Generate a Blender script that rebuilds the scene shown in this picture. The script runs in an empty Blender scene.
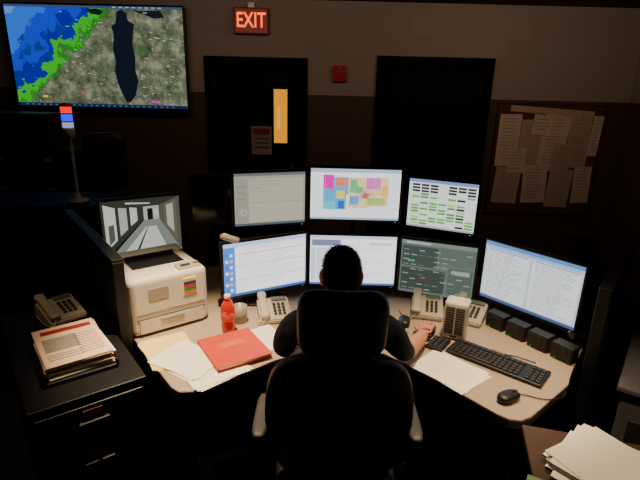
import bpy, bmesh, math, random
from mathutils import Matrix, Vector, noise
random.seed(7)
R = math.radians
def lin(c):
    c = c/255.0
    return c/12.92 if c <= 0.04045 else ((c+0.055)/1.055)**2.4
def rgb(r, g, b): return (lin(r), lin(g), lin(b), 1)

# ------------------------------------------------------------ materials
_m = {}
def mat(name, col, rough=0.5, metal=0.0, nscale=40, namt=0.12, bump=0.0, coat=0.0, spec=0.5):
    if name in _m: return _m[name]
    m = bpy.data.materials.new(name); m.use_nodes = True
    nt = m.node_tree; b = nt.nodes['Principled BSDF']
    tc = nt.nodes.new('ShaderNodeTexCoord'); nz = nt.nodes.new('ShaderNodeTexNoise')
    nz.inputs['Scale'].default_value = nscale; nz.inputs['Detail'].default_value = 4
    nt.links.new(tc.outputs['Object'], nz.inputs['Vector'])
    mx = nt.nodes.new('ShaderNodeMix'); mx.data_type = 'RGBA'
    c = rgb(*col)
    mx.inputs['A'].default_value = tuple(x*(1-namt) for x in c[:3])+(1,)
    mx.inputs['B'].default_value = tuple(min(1, x*(1+namt)) for x in c[:3])+(1,)
    nt.links.new(nz.outputs['Fac'], mx.inputs['Factor'])
    nt.links.new(mx.outputs['Result'], b.inputs['Base Color'])
    b.inputs['Roughness'].default_value = rough; b.inputs['Metallic'].default_value = metal
    b.inputs['Coat Weight'].default_value = coat; b.inputs['Specular IOR Level'].default_value = spec
    if bump > 0:
        bp = nt.nodes.new('ShaderNodeBump'); bp.inputs['Strength'].default_value = bump
        bp.inputs['Distance'].default_value = 0.004
        nt.links.new(nz.outputs['Fac'], bp.inputs['Height']); nt.links.new(bp.outputs['Normal'], b.inputs['Normal'])
    _m[name] = m; return m
def emat(col, s=1.0):
    key = 'glow_%d_%d_%d_%s' % (col[0], col[1], col[2], s)
    if key in _m: return _m[key]
    m = bpy.data.materials.new(key); m.use_nodes = True
    b = m.node_tree.nodes['Principled BSDF']
    b.inputs['Base Color'].default_value = (0.01, 0.01, 0.01, 1); b.inputs['Roughness'].default_value = 0.4
    b.inputs['Emission Color'].default_value = rgb(*col); b.inputs['Emission Strength'].default_value = s
    _m[key] = m; return m

BLK = mat('black_plastic', (20, 20, 22), 0.45)
BLK2 = mat('black_laminate', (16, 15, 16), 0.5)
DGR = mat('dark_grey_plastic', (48, 48, 50), 0.5)
BEI = mat('beige_plastic', (218, 212, 198), 0.45)
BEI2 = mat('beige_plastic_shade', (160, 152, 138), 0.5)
WHT = mat('white_paper', (242, 236, 220), 0.8, namt=0.03)
YEL = mat('cream_paper', (244, 214, 138), 0.8, namt=0.05)
INK = mat('printed_ink', (90, 88, 88), 0.8)
MET = mat('brushed_metal', (150, 150, 150), 0.35, 0.9)
DMT = mat('dark_painted_metal', (26, 25, 27), 0.4, 0.3)
SKN = mat('skin', (200, 140, 112), 0.55, nscale=60, namt=0.08)
HAIR = mat('dark_hair', (26, 18, 14), 0.7, nscale=180, namt=0.5, bump=0.6, spec=.3)
HAIR2 = mat('hair_strands', (44, 31, 24), 0.6, nscale=90, namt=0.5, spec=.3)  # lighter brown than the base hair, highlights put into the strand colour

# ------------------------------------------------------------ mesh builder
class B:
    def __init__(s): s.bm = bmesh.new(); s.mats = []
    def mi(s, m):
        if m not in s.mats: s.mats.append(m)
        return s.mats.index(m)
    def add(s, t, m, M=None, smooth=False):
        i = s.mi(m)
        for f in t.faces: f.material_index = i; f.smooth = smooth
        if M is not None: bmesh.ops.transform(t, matrix=M, verts=t.verts)
        me = bpy.data.meshes.new('tmp'); t.to_mesh(me); t.free()
        s.bm.from_mesh(me); bpy.data.meshes.remove(me)
    def addmesh(s, me, m, M=None, smooth=True):
        t = bmesh.new(); t.from_mesh(me); s.add(t, m, M, smooth)
    def box(s, c, size, m, bev=0.0, rot=None, seg=2, smooth=False):
        t = bmesh.new(); bmesh.ops.create_cube(t, size=1)
        bmesh.ops.scale(t, vec=size, verts=t.verts)
        if bev > 0: bmesh.ops.bevel(t, geom=t.edges[:], offset=bev, segments=seg, affect='EDGES', profile=0.5)
        M = Matrix.Translation(c)
        if rot is not None: M = M @ rot
        s.add(t, m, M, smooth)
    def cyl(s, c, r, h, m, r2=None, rot=None, n=24, smooth=True):
        t = bmesh.new(); bmesh.ops.create_cone(t, cap_ends=True, segments=n, radius1=r, radius2=r if r2 is None else r2, depth=h)
        M = Matrix.Translation(c)
        if rot is not None: M = M @ rot
        s.add(t, m, M, False)
    def soft(s, c, half, m, p=5, rot=None, fn=None, cuts=9):
        t = bmesh.new(); bmesh.ops.create_cube(t, size=2)
        bmesh.ops.subdivide_edges(t, edges=t.edges[:], cuts=cuts, use_grid_fill=True)
        for v in t.verts:
            x, y, z = v.co
            k = (abs(x)**p+abs(y)**p+abs(z)**p)**(1.0/p)
            v.co = Vector((x/k*half[0], y/k*half[1], z/k*half[2]))
            if fn: v.co = fn(v.co)
        M = Matrix.Translation(c)
        if rot is not None: M = M @ rot
        s.add(t, m, M, True)
    def lathe(s, c, prof, m, n=28, rot=None):
        t = bmesh.new(); rings = []
        for r, z in prof:
            rings.append([t.verts.new((r*math.cos(2*math.pi*i/n), r*math.sin(2*math.pi*i/n), z)) for i in range(n)])
        for a, b2 in zip(rings, rings[1:]):
            for i in range(n): t.faces.new((a[i], a[(i+1) % n], b2[(i+1) % n], b2[i]))
        t.faces.new(rings[0][::-1]); t.faces.new(rings[-1])
        M = Matrix.Translation(c)
        if rot is not None: M = M @ rot
        s.add(t, m, M, True)
    def prism(s, pts, z0, z1, m, bev=0, M=None):
        t = bmesh.new()
        vs = [t.verts.new((x, y, z0)) for x, y in pts]
        f = t.faces.new(vs)
        r = bmesh.ops.extrude_face_region(t, geom=[f])
        for v in r['geom']:
            if isinstance(v, bmesh.types.BMVert): v.co.z = z1
        bmesh.ops.recalc_face_normals(t, faces=t.faces[:])
        if bev > 0: bmesh.ops.bevel(t, geom=t.edges[:], offset=bev, segments=2, affect='EDGES')
        s.add(t, m, M)
    def poly(s, pts, m):
        t = bmesh.new(); t.faces.new([t.verts.new(p) for p in pts]); s.add(t, m)
    def tube(s, pts, r, m, n=8, sub=6):
        P = [Vector(p) for p in pts]; Q = []
        for i in range(len(P)-1):
            p0 = P[max(i-1, 0)]; p1 = P[i]; p2 = P[i+1]; p3 = P[min(i+2, len(P)-1)]
            for k in range(sub):
                u = k/sub
                Q.append(0.5*((2*p1)+(p2-p0)*u+(2*p0-5*p1+4*p2-p3)*u*u+(3*p1-p0-3*p2+p3)*u**3))
        Q.append(P[-1])
        t = bmesh.new(); rings = []
        for i, q in enumerate(Q):
            d = (Q[min(i+1, len(Q)-1)]-Q[max(i-1, 0)]).normalized()
            a = Vector((0, 0, 1)) if abs(d.z) < 0.9 else Vector((1, 0, 0))
            u = d.cross(a).normalized(); w = d.cross(u)
            rings.append([t.verts.new(q+r*(math.cos(2*math.pi*k/n)*u+math.sin(2*math.pi*k/n)*w)) for k in range(n)])
        for a, b2 in zip(rings, rings[1:]):
            for i in range(n): t.faces.new((a[i], a[(i+1) % n], b2[(i+1) % n], b2[i]))
        t.faces.new(rings[0]); t.faces.new(rings[-1][::-1])
        bmesh.ops.recalc_face_normals(t, faces=t.faces[:])
        s.add(t, m, None, True)
    def text(s, body, size, m, M, ext=0.002):
        cu = bpy.data.curves.new('t', 'FONT'); cu.body = body; cu.size = size; cu.extrude = ext; cu.offset = .002
        cu.align_x = 'CENTER'; cu.align_y = 'CENTER'
        ob = bpy.data.objects.new('t', cu); bpy.context.scene.collection.objects.link(ob)
        dg = bpy.context.evaluated_depsgraph_get()
        me = bpy.data.meshes.new_from_object(ob.evaluated_get(dg))
        s.addmesh(me, m, M, False)
        bpy.data.objects.remove(ob); bpy.data.meshes.remove(me)
    def done(s, name, loc=(0, 0, 0), rz=0.0, M=None):
        me = bpy.data.meshes.new(name); s.bm.to_mesh(me); s.bm.free()
        for m in s.mats: me.materials.append(m)
        ob = bpy.data.objects.new(name, me); bpy.context.scene.collection.objects.link(ob)
        if M is not None: ob.matrix_world = M
        else: ob.location = loc; ob.rotation_euler = (0, 0, rz)
        return ob
RX = lambda a: Matrix.Rotation(R(a), 4, 'X')
RY = lambda a: Matrix.Rotation(R(a), 4, 'Y')
RZ = lambda a: Matrix.Rotation(R(a), 4, 'Z')

# ------------------------------------------------------------ camera
cam = bpy.data.cameras.new('camera'); co = bpy.data.objects.new('camera', cam)
bpy.context.scene.collection.objects.link(co)
cam.sensor_width = 36; cam.lens = 27; cam.clip_start = 0.05
co.matrix_world = Matrix.Translation((0, 0, 1.95)) @ RX(72) @ RZ(1.43)
bpy.context.scene.camera = co

# ------------------------------------------------------------ room
WX0, WX1, WY0, WY1, CH = -3.5, 3.05, -1.6, 5.0, 2.70
def wallmat():
    m = bpy.data.materials.new('painted_block_wall'); m.use_nodes = True; nt = m.node_tree
    b = nt.nodes['Principled BSDF']; b.inputs['Roughness'].default_value = 0.75
    tc = nt.nodes.new('ShaderNodeTexCoord'); sp = nt.nodes.new('ShaderNodeSeparateXYZ')
    nt.links.new(tc.outputs['Object'], sp.inputs[0])
    gt = nt.nodes.new('ShaderNodeMath'); gt.operation = 'GREATER_THAN'; gt.inputs[1].default_value = 1.845
    nt.links.new(sp.outputs['Z'], gt.inputs[0])
    mx = nt.nodes.new('ShaderNodeMix'); mx.data_type = 'RGBA'
    mx.inputs['A'].default_value = rgb(92, 66, 52); mx.inputs['B'].default_value = rgb(172, 152, 132)
    nt.links.new(gt.outputs[0], mx.inputs['Factor'])
    ad = nt.nodes.new('ShaderNodeMath'); ad.operation = 'ADD'
    nt.links.new(sp.outputs['X'], ad.inputs[0]); nt.links.new(sp.outputs['Y'], ad.inputs[1])
    cb = nt.nodes.new('ShaderNodeCombineXYZ'); nt.links.new(ad.outputs[0], cb.inputs[0]); nt.links.new(sp.outputs['Z'], cb.inputs[1])
    br = nt.nodes.new('ShaderNodeTexBrick'); br.inputs['Scale'].default_value = 1
    br.inputs['Brick Width'].default_value = 0.4; br.inputs['Row Height'].default_value = 0.2
    br.inputs['Mortar Size'].default_value = 0.004; br.inputs['Color1'].default_value = (1, 1, 1, 1)
    br.inputs['Color2'].default_value = (.96, .96, .96, 1); br.inputs['Mortar'].default_value = (.9, .9, .9, 1)
    nt.links.new(cb.outputs[0], br.inputs['Vector'])
    ml = nt.nodes.new('ShaderNodeMix'); ml.data_type = 'RGBA'; ml.blend_type = 'MULTIPLY'; ml.inputs['Factor'].default_value = 1
    nt.links.new(mx.outputs['Result'], ml.inputs['A']); nt.links.new(br.outputs['Color'], ml.inputs['B'])
    nt.links.new(ml.outputs['Result'], b.inputs['Base Color'])
    return m
WALL = wallmat()
CEIL = mat('ceiling_tile', (70, 64, 58), 0.9)
D1 = (-1.12, -0.22, 2.13); D2 = (0.57, 1.60, 2.17)
T = 0.16
def seg(x0, x1, z0, z1):
    b = B(); b.box(((x0+x1)/2, WY1+T/2, (z0+z1)/2), (x1-x0, T, z1-z0), WALL); b.done('wall_back')
seg(WX0-T, D1[0], 0, CH); seg(D1[0], D1[1], D1[2], CH); seg(D1[1], D2[0], 0, CH); seg(D2[0], D2[1], D2[2], CH); seg(D2[1], WX1+T, 0, CH)
b = B(); b.box((WX0-T/2, (WY0+WY1)/2, CH/2), (T, WY1-WY0, CH), WALL); b.done('wall_left')
b = B(); b.box((WX1+T/2, (WY0+WY1)/2, CH/2), (T, WY1-WY0, CH), WALL); b.done('wall_right')
b = B(); b.box(((WX0+WX1)/2, WY0-T/2, CH/2), (WX1-WX0+2*T, T, CH), WALL); b.done('wall_front')
b = B(); b.box(((WX0+WX1)/2, (WY0+WY1)/2, -0.05), (WX1-WX0+2*T, WY1-WY0+2*T+.1, 0.1), mat('dark_carpet', (40, 38, 38), 0.95, nscale=120, namt=0.5, bump=0.5)); b.done('floor')
b = B(); b.box(((WX0+WX1)/2, (WY0+WY1)/2, CH+0.05), (WX1-WX0+2*T, WY1-WY0+2*T, 0.1), CEIL); b.done('ceiling')
TRIM = mat('trim_rubber', (24, 20, 19), 0.6)
b = B()
for x0, x1 in ((WX0, D1[0]-.06), (D1[1]+.06, D2[0]-.06), (D2[1]+.06, WX1)): b.box(((x0+x1)/2, WY1-.006, .05), (x1-x0, .012, .1), TRIM)
b.done('baseboard_back')
DOOR = mat('dark_wood_door', (13, 8, 8), 0.7, nscale=8, namt=0.25, spec=.15)
FRM = mat('door_frame_paint', (12, 8, 8), 0.7, spec=.15)
for i, (x0, x1, zt) in enumerate((D1, D2)):
    b = B()
    for x in (x0-.02, x1+.02): b.box((x, WY1-.012, zt/2+.01), (.07, .06, zt+.06), FRM, .004)
    b.box(((x0+x1)/2, WY1-.012, zt+.02), (x1-x0+.11, .06, .07), FRM, .004)
    b.done('trim_%d' % (i+1))
    b = B(); w = x1-x0; cx = (x0+x1)/2
    b.box((cx, WY1+.07, zt/2), (w-.03, .045, zt-.02), DOOR, .003)
    lx = x1-.09 if i == 0 else x0+.09
    b.cyl((lx, WY1+.03, 1.0), .03, .012, MET, rot=RX(90)); b.cyl((lx, WY1+.01, 1.0), .012, .05, MET, rot=RX(90))
    b.box((lx+(-.05 if i == 0 else .05), WY1-.012, 1.0), (.12, .015, .02), MET, .005)
    b.cyl((lx, WY1+.035, 1.12), .02, .03, MET, rot=RX(90))
    for hz in (.25, 1.1, 1.95):
        b.box(((x0+.03 if i == 0 else x1-.03), WY1+.04, hz), (.02, .02, .1), DMT)
    if i == 0:
        a0, a1, c0, c1 = -.50, -.365, 1.36, 1.89
        b.box(((a0+a1)/2, WY1+.042, (c0+c1)/2), (a1-a0+.04, .014, c1-c0+.04), FRM, .003)
        b.box(((a0+a1)/2, WY1+.034, (c0+c1)/2), (a1-a0, .01, c1-c0), emat((255, 160, 20), 0.95))
        b.box(((a0+a1)/2-.02, WY1+.031, c0+.25), (.035, .008, .22), emat((255, 185, 60), 1.0))
    b.done('door_%d' % (i+1))
b = B()
b.box((-.63, WY1+.043, 1.38), (.21, .004, .29), mat('old_notice_paper', (170, 140, 130), .8))
for k in range(3): b.box((-.63, WY1+.040, 1.40-k*.045), (.15-.02*(k % 2), .002, .018), INK)
b.box((-.63, WY1+.040, 1.47), (.17, .002, .06), mat('red_print', (150, 40, 30), .8))
b.done('door_notice')

# exit sign
b = B()
b.box((0, 0, 0), (.33, .06, .23), mat('exit_housing', (150, 40, 25), .5), .008)  # red glow of the letters put into the housing colour
b.box((0, -.031, 0), (.305, .004, .205), emat((120, 20, 10), 0.6))  # dim red emission stands in for the letters' glow on the face
b.text('EXIT', .185, emat((255, 84, 22), 2.6), Matrix.Translation((0, -.036, 0)) @ Matrix.Diagonal((.74, 1, 1, 1)) @ RX(90), .002)
b.box((0, .015, .13), (.06, .04, .06), MET)
b.done('exit_sign', (-.70, 4.955, 2.50))
# fire alarm
RED = mat('alarm_red', (205, 18, 22), .4)
b = B(); b.box((0, 0, 0), (.13, .05, .15), RED, .008); b.box((0, -.028, .02), (.07, .01, .035), mat('alarm_lens', (150, 90, 84), .3), .004); b.box((0, -.03, -.035), (.08, .015, .03), RED, .004)
b.cyl((.0, -.03, .055), .012, .01, MET, rot=RX(90)); b.done('fire_alarm_pull_station', (.15, 4.974, 2.05))

# bulletin board
CORK = mat('cork', (104, 66, 42), .9, nscale=90, namt=.3, bump=.3, spec=.1)
WFR = mat('board_wood_edge', (84, 54, 38), .8, spec=.1)
b = B()
b.box((0, 0, 0), (1.08, .02, 1.12), CORK)
for s_ in (-1, 1):
    b.box((s_*.54, -.004, 0), (.014, .024, 1.13), WFR, .002); b.box((0, -.004, s_*.56), (1.09, .024, .014), WFR, .002)
P1 = mat('pinned_paper', (240, 206, 180), .8, namt=.1, spec=.1); P2 = mat('pinned_paper_dim', (214, 180, 154), .8, namt=.1, spec=.1)
PI = mat('pinned_print', (180, 154, 134), .8)
lay = [(-.40, .20, .22, .52), (-.17, .16, .23, .50), (.06, .18, .26, .56), (.31, .20, .22, .52), (.47, .26, .10, .40), (-.36, -.26, .26, .38), (-.07, -.24, .25, .40), (.19, -.28, .24, .40), (.42, -.24, .18, .38), (.0, .495, .84, .06), (-.29, .0, .18, .26), (.16, .04, .2, .26), (-.08, .36, .2, .2)]
rnd = random.Random(11)
for k, (x, z, w, h) in enumerate(lay):
    b.box((x, -.012-.0006*k, z), (w, .002, h), (P1, P2)[k % 2], rot=RY(rnd.uniform(-4, 4)))
    b.cyl((x, -.018-.0006*k, z+h/2-.015), .006, .008, MET, rot=RX(90), n=10)
    for j in range(int(h/.035)-1):
        b.box((x-.01*rnd.random(), -.0135-.0006*k, z+h/2-.045-j*.033), (w*rnd.uniform(.5, .75), .001, .006), PI)
b.done('bulletin_board', (2.29, 4.985, 1.25))

# ------------------------------------------------------------ TV with weather radar
def tvmat():
    m = bpy.data.materials.new('radar_map_screen'); m.use_nodes = True; nt = m.node_tree; N = nt.nodes; L = nt.links
    b = N['Principled BSDF']; b.inputs['Base Color'].default_value = (.01, .01, .01, 1); b.inputs['Roughness'].default_value = .3
    uv = N.new('ShaderNodeTexCoord'); sp = N.new('ShaderNodeSeparateXYZ'); L.new(uv.outputs['Object'], sp.inputs[0])
    def noise_(sc, det, off=0, rough=.5):
        mp = N.new('ShaderNodeMapping'); mp.inputs['Location'].default_value = (off, off, 0); L.new(uv.outputs['Object'], mp.inputs[0])
        n = N.new('ShaderNodeTexNoise'); n.inputs['Scale'].default_value = sc; n.inputs['Detail'].default_value = det; n.inputs['Roughness'].default_value = rough
        L.new(mp.outputs[0], n.inputs['Vector']); return n.outputs['Fac']
    def mth(op, a, c):
        n = N.new('ShaderNodeMath'); n.operation = op
        for i, v in enumerate((a, c)):
            if isinstance(v, (int, float)): n.inputs[i].default_value = v
            else: L.new(v, n.inputs[i])
        return n.outputs[0]
    def mix(f, a, c):
        n = N.new('ShaderNodeMix'); n.data_type = 'RGBA'; L.new(f, n.inputs['Factor'])
        for k, v in (('A', a), ('B', c)):
            if isinstance(v, tuple): n.inputs[k].default_value = v
            else: L.new(v, n.inputs[k])
        return n.outputs['Result']
    rp = N.new('ShaderNodeValToRGB'); L.new(noise_(11, 9, 0, .65), rp.inputs[0])
    e = rp.color_ramp.elements; e[0].position = .3; e[0].color = rgb(52, 62, 46); e[1].position = .75; e[1].color = rgb(172, 168, 146)
    x = e = rp.color_ramp.elements.new(.5); x.color = rgb(102, 110, 84)
    base = rp.outputs['Color']
    base = mix(mth('GREATER_THAN', noise_(60, 3, 3), .66), base, rgb(212, 208, 190))
    base = mix(mth('GREATER_THAN', noise_(5, 8, 31, .7), .60), base, rgb(62, 108, 50))
    g = mth('ADD', mth('MULTIPLY', sp.outputs['X'], -1.0), mth('MULTIPLY', sp.outputs['Z'], 1.0))
    f = mth('ADD', g, mth('MULTIPLY', noise_(4.5, 9, 7, .62), 1.1))
    f = mth('SUBTRACT', f, .55)
    base = mix(mth('GREATER_THAN', f, .28), base, rgb(30, 140, 36))
    base = mix(mth('GREATER_THAN', f, .33), base, rgb(56, 190, 40))
    base = mix(mth('GREATER_THAN', f, .45), base, rgb(20, 36, 160))
    base = mix(mth('GREATER_THAN', f, .60), base, rgb(26, 66, 220))
    base = mix(mth('GREATER_THAN', f, .90), base, rgb(44, 116, 238))
    base = mix(mth('GREATER_THAN', f, 1.25), base, rgb(90, 155, 245))
    fog = mth('MULTIPLY', mth('GREATER_THAN', noise_(5, 8, 22, .6), .60), mth('GREATER_THAN', f, .5))
    base = mix(fog, base, rgb(18, 60, 150))
    L.new(base, b.inputs['Emission Color']); b.inputs['Emission Strength'].default_value = .9
    return m
b = B(); W, H = 1.68, .93
b.box((0, 0, 0), (W, .06, H), BLK, .006)
b.box((0, .05, -.05), (W*.6, .05, H*.5), BLK, .01)
b.box((0, .10, 0), (.4, .06, .3), DMT)
b.box((0, -.031, 0), (W-.03, .003, H-.035), tvmat())
NAVY = emat((16, 24, 40), .9)
lake = [(.25, .40), (.29, .42), (.34, .39), (.345, .33), (.40, .30), (.385, .22), (.37, .12), (.385, .0), (.375, -.1), (.395, -.2), (.36, -.33), (.31, -.39), (.27, -.40), (.235, -.33), (.20, -.22), (.185, -.12), (.20, -.02), (.185, .08), (.205, .2), (.19, .28), (.23, .30)]
b.poly([((x-.29)*1.02+.26, -.0335, z) for x, z in lake][::-1], NAVY)
b.poly([(x, -.0335, z) for x, z in [(.36, .425), (.44, .41), (.62, .42), (.66, .36), (.56, .35), (.48, .38), (.42, .395)]][::-1], NAVY)
b.poly([(x, -.0335, z) for x, z in [(-.06, .42), (.04, .425), (.10, .40), (.06, .37), (-.02, .38)]][::-1], NAVY)
b.box((0, -.0335, -.435), (W-.03, .001, .03), emat((20, 36, 80), .9))
b.box((0, -.0335, .438), (W-.03, .001, .02), emat((60, 80, 130), .9))
for k in range(26): b.box((-.74+k*.057, -.0345, -.435), (.02, .001, .008), emat((120, 140, 180), .7))
for k in range(8): b.box((.2+k*.06, -.0345, .438), (.035, .001, .008), emat((190, 200, 220), .8))
for x, z, c in ((.50, -.385, (220, 50, 200)), (.54, -.39, (235, 60, 190)), (-.55, -.36, (230, 220, 60)), (-.2, -.30, (200, 60, 60))): b.box((x, -.0345, z), (.045, .001, .02), emat(c, .9))
rnd = random.Random(2)
for k in range(50):
    x = rnd.uniform(-.35, .8); z = rnd.uniform(-.4, .4)
    if .08 < x < .4: continue
    b.box((x, -.0345, z), (rnd.uniform(.015, .04), .001, .006), emat((205, 205, 195), .8))
b.done('wall_tv', (-2.14, 4.86, 2.135), R(-1))

# ------------------------------------------------------------ console desk
DZ = .74
DESK = mat('desk_laminate', (168, 148, 128), .55, nscale=200, namt=.08)
EDGE = mat('desk_edge', (74, 68, 64), .5)
front = [(-.56, 1.67), (-.50, 1.675), (-.40, 1.74), (-.30, 1.83), (-.20, 1.92), (-.08, 1.99), (.05, 2.03), (.20, 2.04), (.32, 2.0), (.42, 1.91), (.52, 1.80), (.62, 1.685), (.71, 1.58), (.745, 1.552), (.79, 1.545), (.84, 1.57), (1.09, 1.79), (1.12, 1.84), (1.16, 1.90)]
pts = front+[(1.66, 2.56), (1.2, 3.0), (.5, 3.12), (-.6, 3.12), (-1.50, 2.85), (-.60, 1.70)]
b = B()
b.prism(pts, DZ-.012, DZ, DESK, .002); b.prism(pts, DZ-.045, DZ-.0121, EDGE, .003)
def wallseg(p, q, z0, z1, th, m):
    p = Vector(p); q = Vector(q); d = q-p; a = math.atan2(d.y, d.x)
    b.box(((p.x+q.x)/2, (p.y+q.y)/2, (z0+z1)/2), (d.length, th, z1-z0), m, .004, RZ(math.degrees(a)))
for p, q in (((-1.42, 2.83), (-.6, 3.08)), ((-.6, 3.08), (.5, 3.08)), ((.5, 3.08), (1.18, 2.96)), ((1.18, 2.96), (1.60, 2.56))): wallseg(p, q, 0, DZ-.046, .03, BLK2)
wallseg((-.88, 2.12), (-.70, 2.30), 0, DZ-.046, .03, BLK2)
wallseg((1.12, 1.94), (.98, 2.10), 0, DZ-.046, .03, BLK2)
for x, y in ((-.56, 1.76), (.80, 1.64)):
    b.cyl((x, y, (DZ-.046)/2), .028, DZ-.047, DMT); b.cyl((x, y, .01), .06, .02, DMT)
b.done('dispatch_console_desk')
def panel(p, q, z1):
    p = Vector(p); q = Vector(q); d = q-p; L_ = d.length
    c = B()
    c.box((L_/2, 0, z1/2), (L_, .04, z1), BLK2, .005)
    c.box((L_/2, 0, z1+.008), (L_+.02, .055, .016), BLK, .005)
    c.box((-.006, 0, z1/2), (.012, .05, z1), BLK, .003)
    for k in (.33, .66): c.box((L_*k, 0, z1/2), (.008, .044, z1-.02), DGR)
    c.done('partition_panel', (p.x, p.y, 0), math.atan2(d.y, d.x))
panel((-.905, 2.005), (-1.54, 2.83), 1.17)
panel((1.235, 1.905), (1.86, 2.72), 1.13)

# ------------------------------------------------------------ monitors
SS = 1.6
def text_lines(u0, v0, u1, v1, rows, col=(120, 120, 125), th=.35, fill=(.4, .95), seed=1):
    rnd = random.Random(seed); out = []; dv = (v1-v0)/rows
    for i in range(rows):
        v = v1-(i+.5)*dv; u = u0
        end = u0+(u1-u0)*rnd.uniform(*fill)
        while u < end:
            w = rnd.uniform(.03, .1); out.append((u, v-dv*th/2, min(u+w, u1), v+dv*th/2, col)); u += w+.015
    return out
def monitor(lp, rp, zb, zt, bg, layers, stand='base', bez=.014, s=SS, on=True, tilt=0):
    lp = Vector(lp); rp = Vector(rp); d = rp-lp; W = d.length; H = zt-zb; c = B()
    c.box((0, 0, H/2), (W, .035, H), BLK, .005)
    c.soft((0, .03, H*.48), (W*.38, .028, H*.36), BLK, 5)
    sw, sh = W-2*bez, H-2*bez-.004
    def rect(u0, v0, u1, v1, m, k):
        x0 = -sw/2+sw*u0; x1 = -sw/2+sw*u1; z0 = bez+.004+sh*v0; z1 = bez+.004+sh*v1; y = -.0182-.0006*k
        c.poly([(x0, y, z0), (x1, y, z0), (x1, y, z1), (x0, y, z1)], m)
    if on: rect(0, 0, 1, 1, emat(bg, s), 0)
    else: rect(0, 0, 1, 1, mat('dark_glass', (8, 9, 12), .12), 0)
    for k, ly in enumerate(layers):
        for (u0, v0, u1, v1, col) in ly: rect(max(0, u0), max(0, v0), min(1, u1), min(1, v1), emat(col, s), k+1)
    c.box((W/2-.03, -.0185, bez*.5), (.006, .002, .003), emat((80, 160, 255), 1.5))
    dz = DZ-zb
    if stand == 'base':
        c.box((0, .045, (dz+H*.5)/2+.006), (.07, .02, H*.5-dz-.012), BLK, .004)
        c.soft((0, .03, dz+.008), (.12, .07, .008), BLK, 4)
    else:
        c.box((0, .075, H*.5), (.1, .05, .1), BLK, .004)
        c.cyl((0, .115, (dz+H*.6)/2), .017, H*.6-dz, DMT)
        c.cyl((0, .115, dz+.01), .04, .02, DMT)
    ctr = (lp+rp)/2
    return c.done('computer_monitor', (ctr.x, ctr.y, zb), math.atan2(d.y, d.x))
def draw_on(mon, polys, s, W, H, bez=.014):
    bm_ = bmesh.new(); bm_.from_mesh(mon.data); sw, sh = W-2*bez, H-2*bez-.004; names = {}
    for pts_, col, k in polys:
        if col not in names: names[col] = len(mon.data.materials); mon.data.materials.append(emat(col, s))
        f = bm_.faces.new([bm_.verts.new((-sw/2+sw*u, -.0184-.0005*k, bez+.004+sh*v)) for u, v in pts_]); f.material_index = names[col]
    bm_.to_mesh(mon.data); bm_.free()

# lower left
L1 = [(0, .93, 1, 1, (180, 195, 225)), (0, 0, 1, .05, (60, 90, 150)), (0, .05, .13, .93, (60, 125, 220)), (.15, .08, .98, .9, (248, 248, 250)), (.15, .84, .98, .9, (200, 205, 215))]
L2 = [(.02, .1+.11*k, .05, .15+.11*k, (240, 240, 200) if k % 2 else (60, 100, 190)) for k in range(7)]+[(.07, .1+.11*k, .1, .15+.11*k, (250, 160, 90) if k % 2 else (230, 240, 250)) for k in range(7)]
L2 += text_lines(.17, .12, .96, .82, 15, (210, 208, 214), seed=4)+[(.16, .55, .97, .58, (245, 205, 205)), (.16, .3, .97, .33, (210, 220, 245)), (.16, .78, .97, .80, (235, 150, 150))]
monitor((-.535, 2.415), (-.08, 2.67), .80, 1.14, (225, 230, 240), [L1, L2])
# lower middle
L1 = [(0, .95, 1, 1, (190, 200, 220)), (0, 0, 1, .04, (70, 100, 160)), (.01, .06, .36, .93, (226, 230, 238)), (.38, .06, .99, .93, (248, 248, 250))]
L2 = [(.02, .80, .35, .92, (110, 120, 140)), (.02, .1, .06, .75, (190, 200, 215))]+text_lines(.08, .12, .34, .76, 13, (160, 166, 182), seed=8)+text_lines(.41, .1, .97, .9, 18, (206, 208, 214), fill=(.2, .9), seed=9)
L2 += [(.40, .5, .6, .53, (170, 195, 240)), (.7, .82, .95, .88, (215, 190, 190))]
monitor((-.07, 2.68), (.462, 2.68), .79, 1.128, (215, 222, 235), [L1, L2])
# lower right dark console
L1 = [(0, .93, 1, 1, (120, 130, 126)), (.02, .52, .5, .9, (62, 76, 72)), (.53, .62, .98, .9, (88, 102, 96)), (.02, .05, .62, .48, (58, 70, 64)), (.66, .06, .98, .56, (80, 94, 88))]
L2 = []
rnd = random.Random(3)
for i in range(9):
    for j in range(9):
        if rnd.random() < .6: L2.append((.04+i*.105, .08+j*.092, .04+i*.105+.075, .08+j*.092+.018, rnd.choice([(140, 155, 148), (110, 128, 120), (90, 108, 100), (150, 160, 152)])))
L2 += [(.7, .45, .94, .53, (150, 160, 158)), (.06, .95, .4, .975, (190, 200, 195)), (.1, .6, .2, .64, (60, 170, 90)), (.3, .3, .36, .33, (150, 90, 80))]
monitor((.468, 2.665), (.888, 2.515), .772, 1.125, (96, 108, 102), [L1, L2], s=1.15)
# right monitor with documents
L1 = [(0, .94, 1, 1, (90, 145, 220)), (0, 0, 1, .05, (70, 95, 140)), (.02, .07, .49, .9, (236, 240, 242)), (.52, .07, .98, .9, (240, 243, 244)), (.02, .9, .98, .93, (150, 190, 235))]
L2 = text_lines(.05, .1, .46, .86, 20, (184, 192, 202), fill=(.5, .98), seed=14)+text_lines(.55, .1, .95, .86, 20, (184, 190, 200), fill=(.4, .98), seed=15)
L2 += [(.04, .87, .47, .885, (80, 130, 210)), (.54, .87, .97, .885, (80, 130, 210))]
monitor((.915, 2.515), (1.265, 2.095), .82, 1.18, (200, 212, 228), [L1, L2], s=1.1)
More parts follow.
